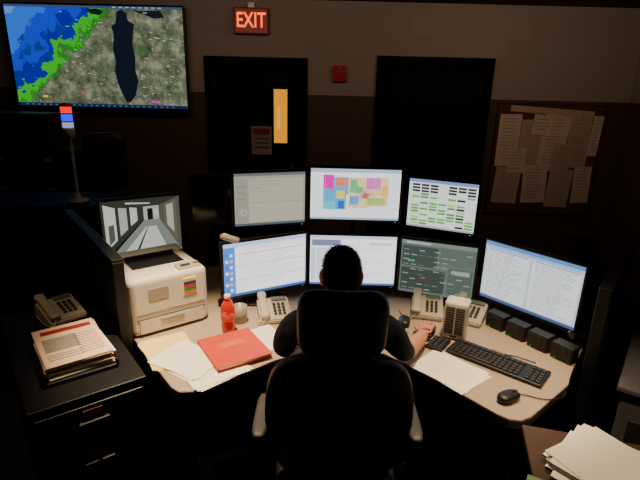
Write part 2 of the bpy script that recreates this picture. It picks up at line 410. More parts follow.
# top left greyish
L1 = [(0, .95, 1, 1, (120, 130, 135)), (.2, .06, .97, .9, (214, 206, 182)), (.02, .06, .18, .9, (180, 176, 162)), (0, 0, 1, .045, (96, 110, 125))]
L2 = text_lines(.22, .62, .94, .88, 4, (190, 184, 164), fill=(.2, .6), seed=20)+[(.03, .5+.12*k, .16, .53+.12*k, (160, 158, 148)) for k in range(3)]+[(.2, .44, .97, .45, (170, 166, 152))]
tl = monitor((-.49, 2.56), (-.085, 2.70), 1.17, 1.495, (188, 184, 168), [L1, L2], 'pole', s=.8)
ring = []
for k in range(12):
    a0, a1 = 2*math.pi*k/12, 2*math.pi*(k+1)/12
    ring.append(([(.12+.035*math.cos(a0), .26+.045*math.sin(a0)), (.12+.035*math.cos(a1), .26+.045*math.sin(a1)), (.12+.05*math.cos(a1), .26+.065*math.sin(a1)), (.12+.05*math.cos(a0), .26+.065*math.sin(a0))][::-1], (225, 225, 220), 5))
draw_on(tl, ring, .75, .428, .325)
# top middle map: blocky district regions
L1 = [(0, .93, 1, 1, (170, 185, 210)), (0, 0, 1, .04, (150, 165, 190)), (.9, .1, .98, .9, (236, 238, 242))]
tm = monitor((-.074, 2.70), (.462, 2.70), 1.19, 1.515, (242, 244, 246), [L1], 'pole', s=1.4)
MP = [([(.14, .20), (.40, .20), (.40, .50), (.42, .50), (.42, .84), (.14, .84)], (60, 178, 222), 2),
      ([(.42, .24), (.66, .24), (.66, .28), (.87, .28), (.87, .84), (.42, .84)], (244, 214, 150), 2),
      ([(.14, .62), (.25, .60), (.26, .88), (.14, .88)], (226, 30, 170), 3),
      ([(.14, .20), (.27, .20), (.27, .36), (.14, .36)], (70, 205, 220), 3),
      ([(.28, .66), (.40, .66), (.40, .82), (.28, .82)], (238, 120, 100), 3),
      ([(.29, .42), (.38, .42), (.38, .58), (.29, .58)], (240, 215, 80), 3),
      ([(.44, .54), (.58, .54), (.58, .66), (.52, .66), (.52, .80), (.44, .80)], (90, 195, 120), 3),
      ([(.62, .62), (.78, .62), (.78, .84), (.62, .84)], (222, 120, 195), 3),
      ([(.62, .30), (.84, .30), (.84, .44), (.62, .44)], (160, 208, 105), 3),
      ([(.44, .30), (.54, .30), (.54, .48), (.44, .48)], (90, 155, 235), 3),
      ([(.31, .22), (.38, .22), (.38, .38), (.31, .38)], (60, 84, 215), 3),
      ([(.80, .48), (.87, .48), (.87, .70), (.80, .70)], (248, 190, 80), 3),
      ([(.57, .44), (.63, .43), (.66, .52), (.60, .56)], (232, 60, 50), 4)]
rnd = random.Random(9)
for k in range(22):
    a = R(-60+k*14); l = rnd.uniform(.10, .26); ox, oz = .61, .50
    dx, dz_ = math.cos(a)*l, math.sin(a)*l*1.5; nx, nz = -math.sin(a)*.002, math.cos(a)*.0033
    MP.append(([(ox-nx, oz-nz), (ox+dx-nx, oz+dz_-nz), (ox+dx+nx, oz+dz_+nz), (ox+nx, oz+nz)], ((232, 50, 44), (70, 160, 70), (70, 100, 205))[k % 3], 5))
for k in range(7):
    u = .16+k*.11; MP.append(([(u, .2), (u+.003, .2), (u+.003, .84), (u, .84)], (190, 190, 196), 4))
draw_on(tm, MP, 1.3, .536, .325)
# top right table
L1 = [(0, .94, 1, 1, (120, 150, 200)), (0, 0, 1, .04, (160, 170, 190))]; L2 = []
rnd = random.Random(5)
for j in range(14):
    for i in range(7):
        if i in (3,) and j > 8: continue
        col = (40, 44, 50) if (j > 10 or i == 5 and j % 3 == 0) else rnd.choice([(90, 180, 60), (110, 195, 80), (90, 150, 80), (232, 236, 236), (180, 215, 110), (225, 235, 215)])
        if j in (8,) or rnd.random() < .12: continue
        L2.append((.05+i*.135, .06+j*.062, .05+i*.135+.115, .06+j*.062+.042, col))
monitor((.497, 2.72), (.865, 2.55), 1.163, 1.47, (232, 238, 236), [L1, L2], 'pole', s=1.2)
# CCTV monitor (hallway)
cm = monitor((-1.23, 2.55), (-.84, 2.795), .955, 1.32, (40, 44, 44), [], 'base', s=.5)
W0, W1_, W2, W3, W4, W5, WN = (150, 156, 146), (205, 208, 196), (98, 102, 92), (62, 64, 58), (232, 234, 226), (22, 24, 24), (122, 112, 92)
draw_on(cm, [([(0, 0), (1, 0), (.72, .62), (.52, .62)], W0, 1), ([(0, 0), (.52, .62), (.52, .86), (0, 1)], W3, 1), ([(1, 0), (1, 1), (.72, .86), (.72, .62)], W2, 1), ([(0, 1), (.52, .86), (.72, .86), (1, 1)], W3, 1),
    ([(.52, .62), (.72, .62), (.72, .86), (.52, .86)], W1_, 2),
    ([(.03, .15), (.17, .32), (.17, .88), (.03, .95)], W4, 2), ([(.07, .24), (.14, .33), (.14, .60), (.07, .58)], W2, 3), ([(.21, .38), (.31, .49), (.31, .86), (.21, .88)], W1_, 2), ([(.35, .54), (.44, .63), (.44, .85), (.35, .87)], W4, 2),
    ([(.20, .02), (.82, .02), (.67, .50), (.54, .50)], W4, 2), ([(.79, .48), (.95, .16), (.95, .94), (.79, .87)], WN, 2), ([(.82, .50), (.91, .34), (.91, .88), (.82, .85)], W1_, 3),
    ([(.57, .62), (.64, .62), (.64, .82), (.57, .82)], W5, 3), ([(.66, .68), (.71, .68), (.71, .80), (.66, .80)], W4, 3), ([(.36, .0), (.40, .0), (.57, .5), (.56, .5)], W3, 3), ([(0, .0), (.05, .0), (.52, .62), (.50, .62)], W5, 3),
    ([(.30, .93), (.60, .90), (.62, .92), (.30, .96)], W4, 3), ([(.04, .02), (.30, .02), (.30, .06), (.04, .06)], W4, 4)], .7, .46, .365)
monitor((-.80, 2.86), (-.42, 2.92), 1.10, 1.42, (0, 0, 0), [], 'pole', on=False)

# ------------------------------------------------------------ printer
b = B()
w, d_, h = .40, .37, .34
b.box((0, 0, .155), (w, d_, .30), BEI, .03, seg=4)
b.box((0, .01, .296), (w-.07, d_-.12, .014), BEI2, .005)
b.box((0, .04, .303), (w-.13, .17, .008), BLK, .003)
b.box((0, .145, .315), (w-.04, .075, .04), BEI, .014, seg=3)
b.box((0, .107, .312), (w-.14, .008, .026), BLK, .002)
b.box((0, -.186, .055), (w-.07, .006, .075), BEI, .003)
b.box((0, -.1865, .095), (w-.05, .004, .003), DGR)
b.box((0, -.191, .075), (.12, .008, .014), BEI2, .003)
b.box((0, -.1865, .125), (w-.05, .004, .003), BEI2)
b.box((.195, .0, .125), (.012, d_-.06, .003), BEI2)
b.box((.115, -.135, .308), (.12, .06, .014), BEI2, .004, RX(12))
b.box((.10, -.137, .317), (.05, .02, .004), emat((120, 150, 110), .3))
for k in range(3): b.cyl((.15+k*.012, -.135, .317), .004, .008, DGR)
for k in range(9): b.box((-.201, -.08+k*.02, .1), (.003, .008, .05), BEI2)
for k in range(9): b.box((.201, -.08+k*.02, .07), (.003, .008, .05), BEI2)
ctag = [(230, 200, 40), (40, 60, 160), (210, 50, 40), (40, 150, 70), (230, 120, 30)]
b.box((.10, -.1865, .22), (.075, .004, .09), WHT)
for k, c_ in enumerate(ctag): b.box((.10, -.190, .252-k*.016), (.065, .002, .014), mat('tag_%d' % k, c_, .7))
b.box((-.06, -.1865, .215), (.10, .003, .06), BEI2, .0)
b.done('laser_printer', (-.85, 2.335, DZ), R(37.7))

# ------------------------------------------------------------ papers
def sheets(name, loc, rz, n=4, size=(.216, .28), m=WHT, lines=True, jit=6, z=DZ):
    c = B()
    for k in range(n):
        c.box((random.uniform(-.006, .006), random.uniform(-.006, .006), .0012+k*.002), (size[0], size[1], .0014), m, 0, RZ(random.uniform(-jit, jit)))
    if lines:
        zz = .0012+(n-1)*.002+.0009
        for j in range(12): c.box((-.01*random.random(), size[1]*.38-j*size[1]*.065, zz), (size[0]*random.uniform(.4, .75), .003, .0004), mat('pale_ink', (216, 208, 194), .8))
    c.done(name, (loc[0], loc[1], z+.0005), R(rz))
sheets('paper_sheets', (-.69, 1.985), 37, 3, m=YEL)
sheets('paper_sheets', (-.585, 1.90), 60, 5)
sheets('paper_sheets', (-.455, 1.835), -50, 3, (.216, .26))
sheets('paper_sheets', (-.28, 2.10), 35, 3, (.216, .22))
sheets('paper_sheets', (.60, 1.875), 40, 2)
b = B()
RF = mat('red_folder', (196, 60, 34), .6, nscale=25, namt=.15)
b.box((0, 0, .008), (.25, .27, .014), WHT); b.box((0, 0, .016), (.262, .28, .003), RF, .001); b.box((0, 0, .0), (.262, .28, .003), RF, .001)
b.box((-.131, 0, .008), (.003, .28, .018), RF); b.box((.0, .03, .018), (.12, .05, .0006), mat('folder_label', (204, 86, 56), .7))
b.done('red_binder', (-.39, 1.985, DZ+.0125), R(32))
b = B()
RB = mat('red_drink', (205, 24, 22), .15, coat=.6, namt=.05)
b.lathe((0, 0, 0), [(.028, 0), (.034, .006), (.035, .03), (.033, .06), (.036, .09), (.036, .12), (.033, .14), (.022, .165), (.014, .175), (.014, .182)], RB)
b.lathe((0, 0, 0), [(.0345, .065), (.0368, .075), (.0368, .105), (.0345, .112)], mat('bottle_label', (225, 90, 80), .5))
b.lathe((0, 0, .18), [(.016, 0), (.017, .002), (.017, .018), (.015, .021)], mat('bottle_cap', (225, 215, 205), .4))
b.done('drink_bottle', (-.455, 2.185, DZ+.001))
b = B()
b.lathe((0, 0, 0), [(.032, 0), (.038, .004), (.04, .09), (.037, .09), (.034, .012), (.01, .011)], mat('mug_ceramic', (150, 140, 124), .3))
b.tube([(.038, 0, .075), (.062, 0, .07), (.064, 0, .04), (.038, 0, .022)], .005, mat('mug_ceramic', (120, 112, 100), .3))
b.done('coffee_mug', (-.415, 2.29, DZ+.001), R(200))

# ------------------------------------------------------------ phones
def phone(loc, rz, m=BEI, z=DZ):
    c = B()
    t = [(-.1, 0), (.1, 0), (.1, .06), (.07, .075), (-.1, .025)]
    M = Matrix(((0, 0, 1, 0), (1, 0, 0, 0), (0, 1, 0, 0), (0, 0, 0, 1)))
    c.prism(t, -.085, .085, m, .006, M)
    sl = Matrix.Rotation(math.atan2(.05, .17), 4, 'X')
    for i in range(3):
        for j in range(4): c.box((.0+i*.024, -.06+j*.024, .043+j*.007), (.016, .014, .008), DGR, .002, sl)
    c.box((.03, .055, .075), (.08, .03, .006), mat('lcd_grey', (90, 100, 85), .3), .001, sl)
    c.soft((-.058, 0, .068), (.02, .1, .012), m, 4, sl)
    for y, zz in ((-.075, .046), (.075, .088)): c.soft((-.058, y, zz), (.024, .026, .017), m, 3.5, sl)
    c.tube([(-.058, -.095, .035), (-.075, -.11, .012), (-.095, -.09, .010), (-.095, 0, .009), (-.09, .06, .01)], .003, m)
    c.done('desk_phone', (loc[0], loc[1], z+.001), R(rz))
PH = mat('phone_grey_beige', (180, 170, 150), .5)
phone((-.24, 2.365), 14, PH)
phone((.61, 2.45), -12, PH)
phone((.83, 2.40), -30, PH)
phone((-1.28, 2.15), 50, mat('phone_warm_grey', (170, 156, 138), .5), .82)
b = B()
b.box((0, 0, .1), (.115, .10, .2), BEI, .014, seg=3)
b.box((0, -.051, .105), (.095, .004, .15), BEI2, .002)
for k in range(11): b.box((0, -.054, .042+k*.013), (.085, .004, .005), DGR)
b.box((0, -.0535, .105), (.006, .006, .15), BEI)
b.box((0, -.051, .018), (.03, .005, .008), DGR)
b.done('desktop_speaker', (.70, 2.195, DZ+.001), R(-25))
for k in range(4):
    u = k/3; x = .955+(1.165-.955)*u; y = 2.30+(1.995-2.30)*u
    b = B(); b.box((0, 0, .041), (.105, .065, .082), BLK2, .006); b.box((0, -.034, .045), (.088, .003, .062), BLK, .001)
    b.lathe((0, -.0355, .045), [(.027, 0), (.027, .003), (.024, .003), (.012, .001)], BLK2, rot=RX(90))
    b.cyl((.04, -.036, .012), .004, .006, DGR, rot=RX(90)); b.box((-.03, -.0335, .008), (.004, .003, .004), emat((40, 220, 60), 1.0))
    b.done('radio_speaker', (x, y, DZ+.001), R(-54))
def keyboard(loc, rz):
    c = B(); c.box((0, 0, .009), (.44, .15, .016), BLK, .005); K = mat('key_cap', (36, 36, 38), .5)
    for j in range(5):
        for i in range(18):
            if i in (14,): continue
            if j == 0 and 4 <= i <= 8: continue
            c.box((-.2+i*.0235, -.055+j*.0235+(.006 if j == 4 else 0), .02), (.019, .018, .008), K, .002)
    c.box((-.06, -.055, .02), (.11, .018, .008), K, .002)
    c.box((0, .073, .02), (.1, .003, .001), DGR)
    c.tube([(0, .075, .008), (.015, .10, .004), (.06, .115, .004), (.14, .12, .004)], .0025, BLK)
    c.done('keyboard', (loc[0], loc[1], DZ+.001), R(rz))
keyboard((.83, 1.945), -40)
keyboard((.10, 2.33), 0)
def mouse(loc, rz, cord):
    c = B()
    c.soft((0, 0, .017), (.031, .055, .018), BLK, 2.6, fn=lambda v: Vector((v.x, v.y, max(-.016, v.z*(1-.25*(v.y/.055))))))
    c.cyl((0, .028, .033), .008, .006, DGR, rot=RY(90)); c.box((0, .035, .031), (.0015, .035, .004), DGR)
    c.tube([(0, .052, .01)]+cord, .0022, BLK)
    c.done('computer_mouse', (loc[0], loc[1], DZ+.001), R(rz))
mouse((.785, 1.67), -60, [(.02, .09, .004), (.07, .13, .004), (.10, .2, .004), (.08, .26, .004)])
mouse((.462, 2.31), -10, [(0, .08, .004), (-.02, .11, .004), (-.03, .15, .004)])
mouse((.578, 2.222), -18, [(0, .07, .004), (-.02, .09, .004), (-.04, .10, .004)])
b = B(); b.box((0, 0, .008), (.085, .13, .014), BLK, .005)
for i in range(3):
    for j in range(5): b.box((-.026+i*.026, -.048+j*.023, .018), (.02, .017, .007), DGR, .002)
b.done('numeric_keypad', (.595, 2.095, DZ+.001), R(-35))
b = B()
b.box((0, 0, .0), (.095, .06, .03), BEI2, .01, RX(-20) @ RY(25)); b.tube([(0, .02, .0), (0, .07, .0), (0, .11, -.08), (0, .12, -.3), (0, .12, -.407)], .006, DMT)
b.cyl((0, .12, -.409), .04, .012, DMT)
b.done('gooseneck_lamp', (-.47, 2.375, DZ+.435), R(30))
# equipment rack behind the right monitor with a small wooden clock on it
b = B(); b.box((0, 0, .19), (.24, .17, .38), BLK2, .006)
for k in range(4): b.box((0, -.087, .06+k*.09), (.2, .004, .07), BLK, .002)
b.done('radio_equipment_rack', (1.385, 2.42, DZ+.001), R(-30))
b = B(); CW = mat('dark_wood', (120, 66, 34), .45)
b.box((0, 0, .055), (.13, .03, .11), CW, .006); b.box((0, -.0165, .055), (.095, .002, .075), mat('photo_dark', (40, 34, 32), .3))
b.box((0, .02, .006), (.12, .02, .012), CW)
b.done('desk_clock', (1.385, 2.40, DZ+.382), R(-28))

# ------------------------------------------------------------ left filing cabinet + newspapers
def cabinet(name, size, drawers, loc, rz, lab=True, nd=1, hm=DGR):
    c = B(); w, d_, h = size
    c.box((0, 0, h/2), (w, d_, h), DMT, .006); c.box((0, 0, h-.006), (w+.012, d_+.012, .018), BLK2, .004)
    for k in range(drawers):
        zc = .04+(h-.07)*(k+.5)/drawers; hh = (h-.07)/drawers-.012
        for q in range(nd):
            xc = -w/2+w*(q+.5)/nd
            c.box((xc, -d_/2-.006, zc), (w/nd-.025, .014, hh), BLK, .004)
            c.box((xc, -d_/2-.028, zc+hh*.12), (.11, .012, .012), hm, .003)
            for s_ in (-.045, .045): c.box((xc+s_, -d_/2-.018, zc+hh*.12), (.01, .016, .01), hm)
            if lab: c.box((xc, -d_/2-.014, zc+hh*.32), (.07, .003, .025), mat('drawer_label', (180, 120, 104), .8))
    c.done(name, loc, R(rz))
cabinet('filing_cabinet', (.41, .9, .81), 4, (-1.133, 1.90, 0), 37.7)
b = B()
b.box((0, 0, .006), (.27, .39, .01), BLK, .003)
for s_ in (-1, 1): b.box((s_*.133, 0, .02), (.004, .39, .035), BLK)
for k in range(9): b.box((random.uniform(-.006, .006), random.uniform(-.006, .006), .015+k*.0065), (.245, .35, .005), (WHT, P2, P1)[k % 3], .001, RZ(random.uniform(-3, 3)))
b.box((0, .12, .0705), (.2, .035, .0006), mat('masthead', (150, 40, 34), .8))
GI = mat('newsprint_grey', (150, 142, 135), .8)
b.box((-.04, .0, .0705), (.13, .12, .0006), GI)
for j in range(9): b.box((.06, .05-j*.022, .0705), (.09, .006, .0006), GI)
for j in range(3): b.box((-.04, -.09-j*.02, .0705), (.13, .006, .0006), GI)
b.done('newspaper_tray', (-1.045, 1.80, .82), R(37.7))
cabinet('filing_cabinet', (1.1, .45, 1.12), 4, (-2.05, 3.35, 0), 8, nd=2)
cabinet('filing_cabinet', (1.3, .5, 1.35), 5, (-2.80, 4.4, 0), 0, nd=3)
b = B()
for k in range(9):
    b.box((-.36+k*.085, 0, .15), (.07, .26, .29), (BLK, BLK2, mat('maroon_binder', (40, 18, 16), .5))[k % 3], .004)
    b.box((-.36+k*.085, -.131, .18), (.04, .002, .1), DGR)
b.done('binder_row', (-2.72, 4.33, 1.357))
# signal beacon
b = B(); WP = mat('white_pole', (225, 220, 214), .4)
b.lathe((0, 0, 0), [(.07, 0), (.07, .015), (.03, .022), (.022, .05), (.014, .06)], WP)
b.cyl((0, 0, .235), .013, .41, WP)
b.lathe((0, 0, .43), [(.014, 0), (.036, .012), (.037, .06), (.034, .075)], WP)
def lens(z, h, col, s):
    pr = [(.034, z)]
    for k in range(5): zz = z+h*(k+.1)/5; pr += [(.0355, zz), (.0335, zz+h*.12)]
    b.lathe((0, 0, 0), pr+[(.034, z+h)], emat(col, s))
lens(.507, .034, (190, 195, 255), .7)
b.cyl((0, 0, .544), .037, .006, DGR); lens(.547, .046, (6, 16, 255), 1.8)
b.cyl((0, 0, .596), .037, .006, DGR); lens(.599, .042, (255, 8, 4), 1.6)
b.lathe((0, 0, .641), [(.037, 0), (.036, .008), (.02, .02), (.003, .024)], mat('beacon_cap', (120, 30, 26), .4))
b.done('signal_beacon', (-1.69, 3.25, 1.130))
b = B()
b.soft((0, 0, 1.28), (.17, .05, .24), BLK2, 5); b.box((0, .05, .95), (.06, .03, .5), DMT)
b.soft((0, -.2, .72), (.24, .23, .05), BLK, 4); b.cyl((0, -.15, .4), .03, .55, MET)
for k in range(5):
    a = 2*math.pi*k/5; b.box((.15*math.cos(a), -.15+.15*math.sin(a), .1), (.3, .04, .035), BLK, .006, RZ(math.degrees(a)))
    b.cyl((.29*math.cos(a), -.15+.29*math.sin(a), .035), .034, .03, BLK, rot=RZ(math.degrees(a)) @ RX(90))
b.done('drafting_chair', (-1.85, 4.1, 0), R(10))

# ------------------------------------------------------------ right foreground table
WOOD = mat('brown_laminate', (74, 52, 40), .45, nscale=12, namt=.2)
b = B()
b.box((0, 0, .725), (.95, .62, .03), WOOD, .006)
for sx_ in (-.43, .43):
    for sy in (-.27, .27): b.box((sx_, sy, .355), (.045, .045, .71), DMT, .004)
b.box((0, .28, .62), (.86, .02, .16), DMT); b.done('side_table', (1.17, 1.11, 0), R(-14))
b = B()
for k in range(16):
    b.box((random.uniform(-.035, .035), random.uniform(-.02, .02), .0015+k*.003), (.25, .30, .0022), WHT, 0, RZ(random.uniform(-14, 14)))
b.done('paper_stack', (.97, 1.27, .741), R(38))
sheets('paper_sheets', (.77, 1.10), 60, 3, z=.741, m=mat('green_tint_paper', (120, 140, 100), .8))
GP = mat('grey_fabric_panel', (96, 94, 96), .85, nscale=150, namt=.2)
b = B(); b.box((0, 0, .36), (.5, .8, .72), GP, .01); b.box((0, 0, .735), (.54, .84, .03), GP, .008)
b.box((0, -.405, .5), (.4, .012, .2), DGR, .004); b.box((0, -.42, .54), (.1, .012, .012), MET, .003)
b.box((0, -.405, .22), (.4, .012, .2), DGR, .004); b.box((0, -.42, .26), (.1, .012, .012), MET, .003)
b.done('credenza', (1.76, 1.95, 0), R(-37))

# ------------------------------------------------------------ under desk
for x, y, rz in ((-.55, 2.6, 10), (.95, 2.45, -20)):
    b = B(); b.box((0, 0, .22), (.18, .42, .42), BLK, .006); b.box((0, -.212, .3), (.14, .004, .12), DGR)
    for k in range(6): b.box((0, -.212, .06+k*.015), (.12, .003, .005), DGR)
    b.cyl((.05, -.213, .39), .006, .004, emat((60, 220, 90), 1), rot=RX(90)); b.done('computer_tower', (x, y, .005), R(rz))
b = B()
GC = mat('green_cable', (30, 90, 60), .5)
b.tube([(-.35, 2.35, .008), (-.42, 2.2, .008), (-.30, 2.05, .008), (-.15, 2.2, .008), (-.2, 2.35, .008)], .007, DGR)
b.tube([(-.75, 2.1, .008), (-.70, 1.95, .008), (-.5, 1.9, .008), (-.35, 1.95, .008), (-.25, 2.25, .008)], .006, GC)
b.tube([(-.7, 1.75, .008), (-.55, 1.85, .008), (-.40, 1.8, .008), (-.3, 2.1, .008)], .006, mat('grey_cable', (90, 88, 86), .5))
b.tube([(-.62, 1.45, .008), (-.5, 1.55, .008), (-.36, 1.5, .008), (-.30, 1.75, .008), (-.4, 1.95, .008)], .006, GC)
b.box((-.42, 2.12, .02), (.3, .05, .035), BEI2, .005, RZ(20))
b.done('cable_bundle')

# ------------------------------------------------------------ office chair
LEA = mat('black_leather', (10, 10, 12), .5, nscale=220, namt=.3, bump=.25, spec=.35)
PAD = mat('armrest_pad', (62, 60, 58), .5)
b = B()
def bend(v): return Vector((v.x, v.y+1.1*v.x*v.x, v.z))
def bend_b(v):
    k = 1-.08*max(0, v.z/.28)**2-.12*max(0, -v.z/.28)
    return Vector((v.x*k, v.y+.9*v.x*v.x-.03*math.cos(v.z*6), v.z))
b.soft((0, -.155, 1.165), (.158, .045, .13), LEA, 4.5, RX(8), bend)
b.box((0, -.16, 1.03), (.07, .02, .16), DMT, .004); b.box((0, -.185, .83), (.09, .03, .5), DMT, .008)
b.soft((0, -.165, .765), (.272, .045, .275), LEA, 4.5, RX(5), bend_b, cuts=13)
b.box((0, -.17, .53), (.12, .04, .16), DMT, .01); b.box((0, -.08, .40), (.12, .26, .03), DMT, .008)
b.soft((0, .06, .455), (.255, .25, .048), LEA, 4)
for s_ in (-1, 1):
    b.soft((s_*.30, .0, .675), (.03, .135, .018), PAD, 4)
    b.tube([(s_*.30, 0, .66), (s_*.31, .0, .55), (s_*.30, .0, .45), (s_*.2, .0, .405)], .016, BLK, n=10)
b.cyl((0, .03, .25), .027, .30, MET); b.cyl((0, .03, .13), .045, .1, BLK)
for k in range(5):
    a = 2*math.pi*k/5+.3; ca, sa = math.cos(a), math.sin(a)
    b.box((.16*ca, .03+.16*sa, .095), (.3, .05, .035), BLK, .01, RZ(math.degrees(a)) @ RY(5))
    b.cyl((.30*ca, .03+.30*sa, .031), .030, .045, BLK, rot=RZ(math.degrees(a)) @ RX(90)); b.cyl((.30*ca, .03+.30*sa, .07), .01, .04, MET)
b.done('office_chair', (.085, 1.62, 0), R(0))

# ------------------------------------------------------------ person
def skin(verts, edges, radii, sub=2):
    me = bpy.data.meshes.new('sk'); me.from_pydata(verts, edges, []); ob = bpy.data.objects.new('sk', me)
    bpy.context.scene.collection.objects.link(ob)
    ob.modifiers.new('Skin', 'SKIN')
    for i, r in enumerate(radii):
        me.skin_vertices[0].data[i].radius = (r, r) if isinstance(r, (int, float)) else r
    me.skin_vertices[0].data[0].use_root = True
    s = ob.modifiers.new('s', 'SUBSURF'); s.levels = sub; s.render_levels = sub
    dg = bpy.context.evaluated_depsgraph_get(); dg.update()
    out = bpy.data.meshes.new_from_object(ob.evaluated_get(dg))
    bpy.data.objects.remove(ob); return out
SH = mat('navy_shirt', (20, 23, 36), .85, nscale=90, namt=.25, bump=.2, spec=.2); TR = mat('black_trousers', (18, 18, 20), .85); SHOE = mat('black_shoes', (12, 12, 12), .4)
px = .085
V = [(px, 1.60, .585), (px, 1.62, .72), (px, 1.65, .86), (px, 1.68, .98), (px, 1.70, 1.055), (px+.002, 1.745, 1.11), (px+.005, 1.80, 1.17),
     (px+.12, 1.69, 1.045), (px+.195, 1.70, 1.03), (px+.25, 1.765, .93), (px+.30, 1.86, .835), (px+.37, 1.99, .805), (px+.442, 2.12, .79),
     (px-.12, 1.69, 1.045), (px-.19, 1.70, 1.03), (px-.22, 1.765, .93), (px-.235, 1.87, .835), (px-.19, 2.0, .805), (px-.13, 2.12, .79),
     (px+.10, 1.66, .565), (px+.12, 1.86, .575), (px+.13, 2.06, .565), (px+.13, 2.12, .33), (px+.13, 2.13, .11), (px+.13, 2.22, .05), (px+.13, 2.30, .04),
     (px-.10, 1.66, .565), (px-.12, 1.86, .575), (px-.13, 2.06, .565), (px-.13, 2.12, .33), (px-.13, 2.13, .11), (px-.13, 2.22, .05), (px-.13, 2.30, .04)]
E = [(0, 1), (1, 2), (2, 3), (3, 4), (4, 5), (5, 6), (4, 7), (7, 8), (8, 9), (9, 10), (10, 11), (11, 12), (4, 13), (13, 14), (14, 15), (15, 16), (16, 17), (17, 18),
     (0, 19), (19, 20), (20, 21), (21, 22), (22, 23), (23, 24), (24, 25), (0, 26), (26, 27), (27, 28), (28, 29), (29, 30), (30, 31), (31, 32)]
Rr = [.115, .13, .135, .13, .085, .058, .056, .078, .072, .058, .047, .043, .028, .078, .072, .056, .047, .043, .028, .088, .08, .062, .052, .042, .04, .03, .088, .08, .062, .052, .042, .04, .03]
lab = {}
for e in E:
    a, c = e
    if e in ((4, 5), (5, 6), (10, 11), (11, 12), (16, 17), (17, 18)): lab[e] = 0
    elif a in (23, 24, 30, 31): lab[e] = 3
    elif c >= 19: lab[e] = 2
    else: lab[e] = 1
body = skin(V, E, Rr, 2)
b = B()
for m in (SKN, SH, TR, SHOE): b.mi(m)
t = bmesh.new(); t.from_mesh(body)
for v in t.verts:
    if abs(v.co.x-px) < .17 and v.co.y < 1.82 and .6 < v.co.z < 1.06: v.co.x = px+(v.co.x-px)*1.22
    if v.co.z > .6: v.co += v.normal*.004*noise.noise(v.co*14)
for f in t.faces:
    c = f.calc_center_median(); best = None
    for e in E:
        A = Vector(V[e[0]]); D = Vector(V[e[1]])-A; u = max(0, min(1, (c-A).dot(D)/D.length_squared)); r = Rr[e[0]]*(1-u)+Rr[e[1]]*u
        q = (c-(A+D*u)).length/r
        if best is None or q < best[0]: best = (q, lab[e], e, u)
    l = best[1]
    if best[2] == (4, 5) and best[3] < .75: l = 1
    f.material_index = l; f.smooth = True
me = bpy.data.meshes.new('x'); t.to_mesh(me); t.free(); b.bm.from_mesh(me)
b.lathe((px+.003, 1.742, 1.095), [(.072, 0), (.074, .01), (.066, .03), (.062, .03)], SH, rot=RX(-28))
def head_pt(x, y, z):
    rr = 1/max(1e-6, (abs(x)**2.35+abs(y)**2.35+abs(z)**2.35)**(1/2.35))
    X = .075*x*rr*(1-.24*max(0, -z)**1.3); Y = .094*y*rr; Z = .112*z*rr
    if z < -.35 and y > 0: Y += .012*(-z-.35)
    if y < 0 and z < -.3: Y *= 1-.5*(-z-.3)
    if y > .3:
        g = math.exp(-((x/.13)**2))*math.exp(-(((z+.16)/.17)**2)); Y += .022*g
        g = math.exp(-(((abs(x)-.36)/.16)**2))*math.exp(-(((z-.03)/.11)**2)); Y -= .010*g
        g = math.exp(-(((z-.2)/.08)**2))*math.exp(-((x/.5)**2)); Y += .004*g
        g = math.exp(-((x/.25)**2))*math.exp(-(((z+.52)/.06)**2)); Y += .006*g
        g = math.exp(-((x/.25)**2))*math.exp(-(((z+.455)/.025)**2)); Y -= .004*g
    return Vector((X, Y, Z))
HM = Matrix.Translation((px+.008, 1.862, 1.195)) @ RX(-8) @ RZ(3)
def hairline(y): return .52 if y > .35 else (.52-(.35-y)*1.35 if y > -.25 else -.29-(-.25-y)*.35)
t = bmesh.new(); bmesh.ops.create_uvsphere(t, u_segments=64, v_segments=44, radius=1)
for v in t.verts: v.co = head_pt(*v.co)
b.add(t, SKN, HM, True)
t = bmesh.new(); bmesh.ops.create_uvsphere(t, u_segments=96, v_segments=64, radius=1)
dele = []
for v in t.verts:
    x, y, z = v.co; line = hairline(y)
    q = Vector((x, y, z)); v.co = head_pt(x, y, z)
    k = 1.0+min(1, max(0, (z-line)*5))*.055+.016*noise.noise(q*9)+.012*noise.noise(q*24)
    if z < line: dele.append(v)
    else: v.co = v.co*k
bmesh.ops.delete(t, geom=dele, context='VERTS'); b.add(t, HAIR, HM, True)
# short strands lying outward/down from the crown so the hair reads as hair
t = bmesh.new(); rnd = random.Random(21); crown = Vector((0, -.35, .93)).normalized()
cnt = 0
while cnt < 5200:
    n_ = Vector((rnd.gauss(0, 1), rnd.gauss(0, 1), rnd.gauss(0, 1))).normalized()
    if n_.z < hairline(n_.y)+.03: continue
    cnt += 1
    p = head_pt(*n_)*1.045
    flow = (n_-crown); flow = (flow-n_*flow.dot(n_)).normalized()
    flow = (flow+Vector((rnd.gauss(0, .35), rnd.gauss(0, .35), rnd.gauss(0, .35)))).normalized()
    side = flow.cross(n_).normalized()*.0008; L_ = rnd.uniform(.010, .019)
    m1 = p+flow*L_*.55+n_*.005; m2 = p+flow*L_+n_*rnd.uniform(.003, .0075)
    a, c, d, e2, g = (t.verts.new(q) for q in (p-side, p+side, m1+side*.8, m1-side*.8, m2))
    t.faces.new((a, c, d, e2)); t.faces.new((e2, d, g))
b.add(t, HAIR2, HM, False)
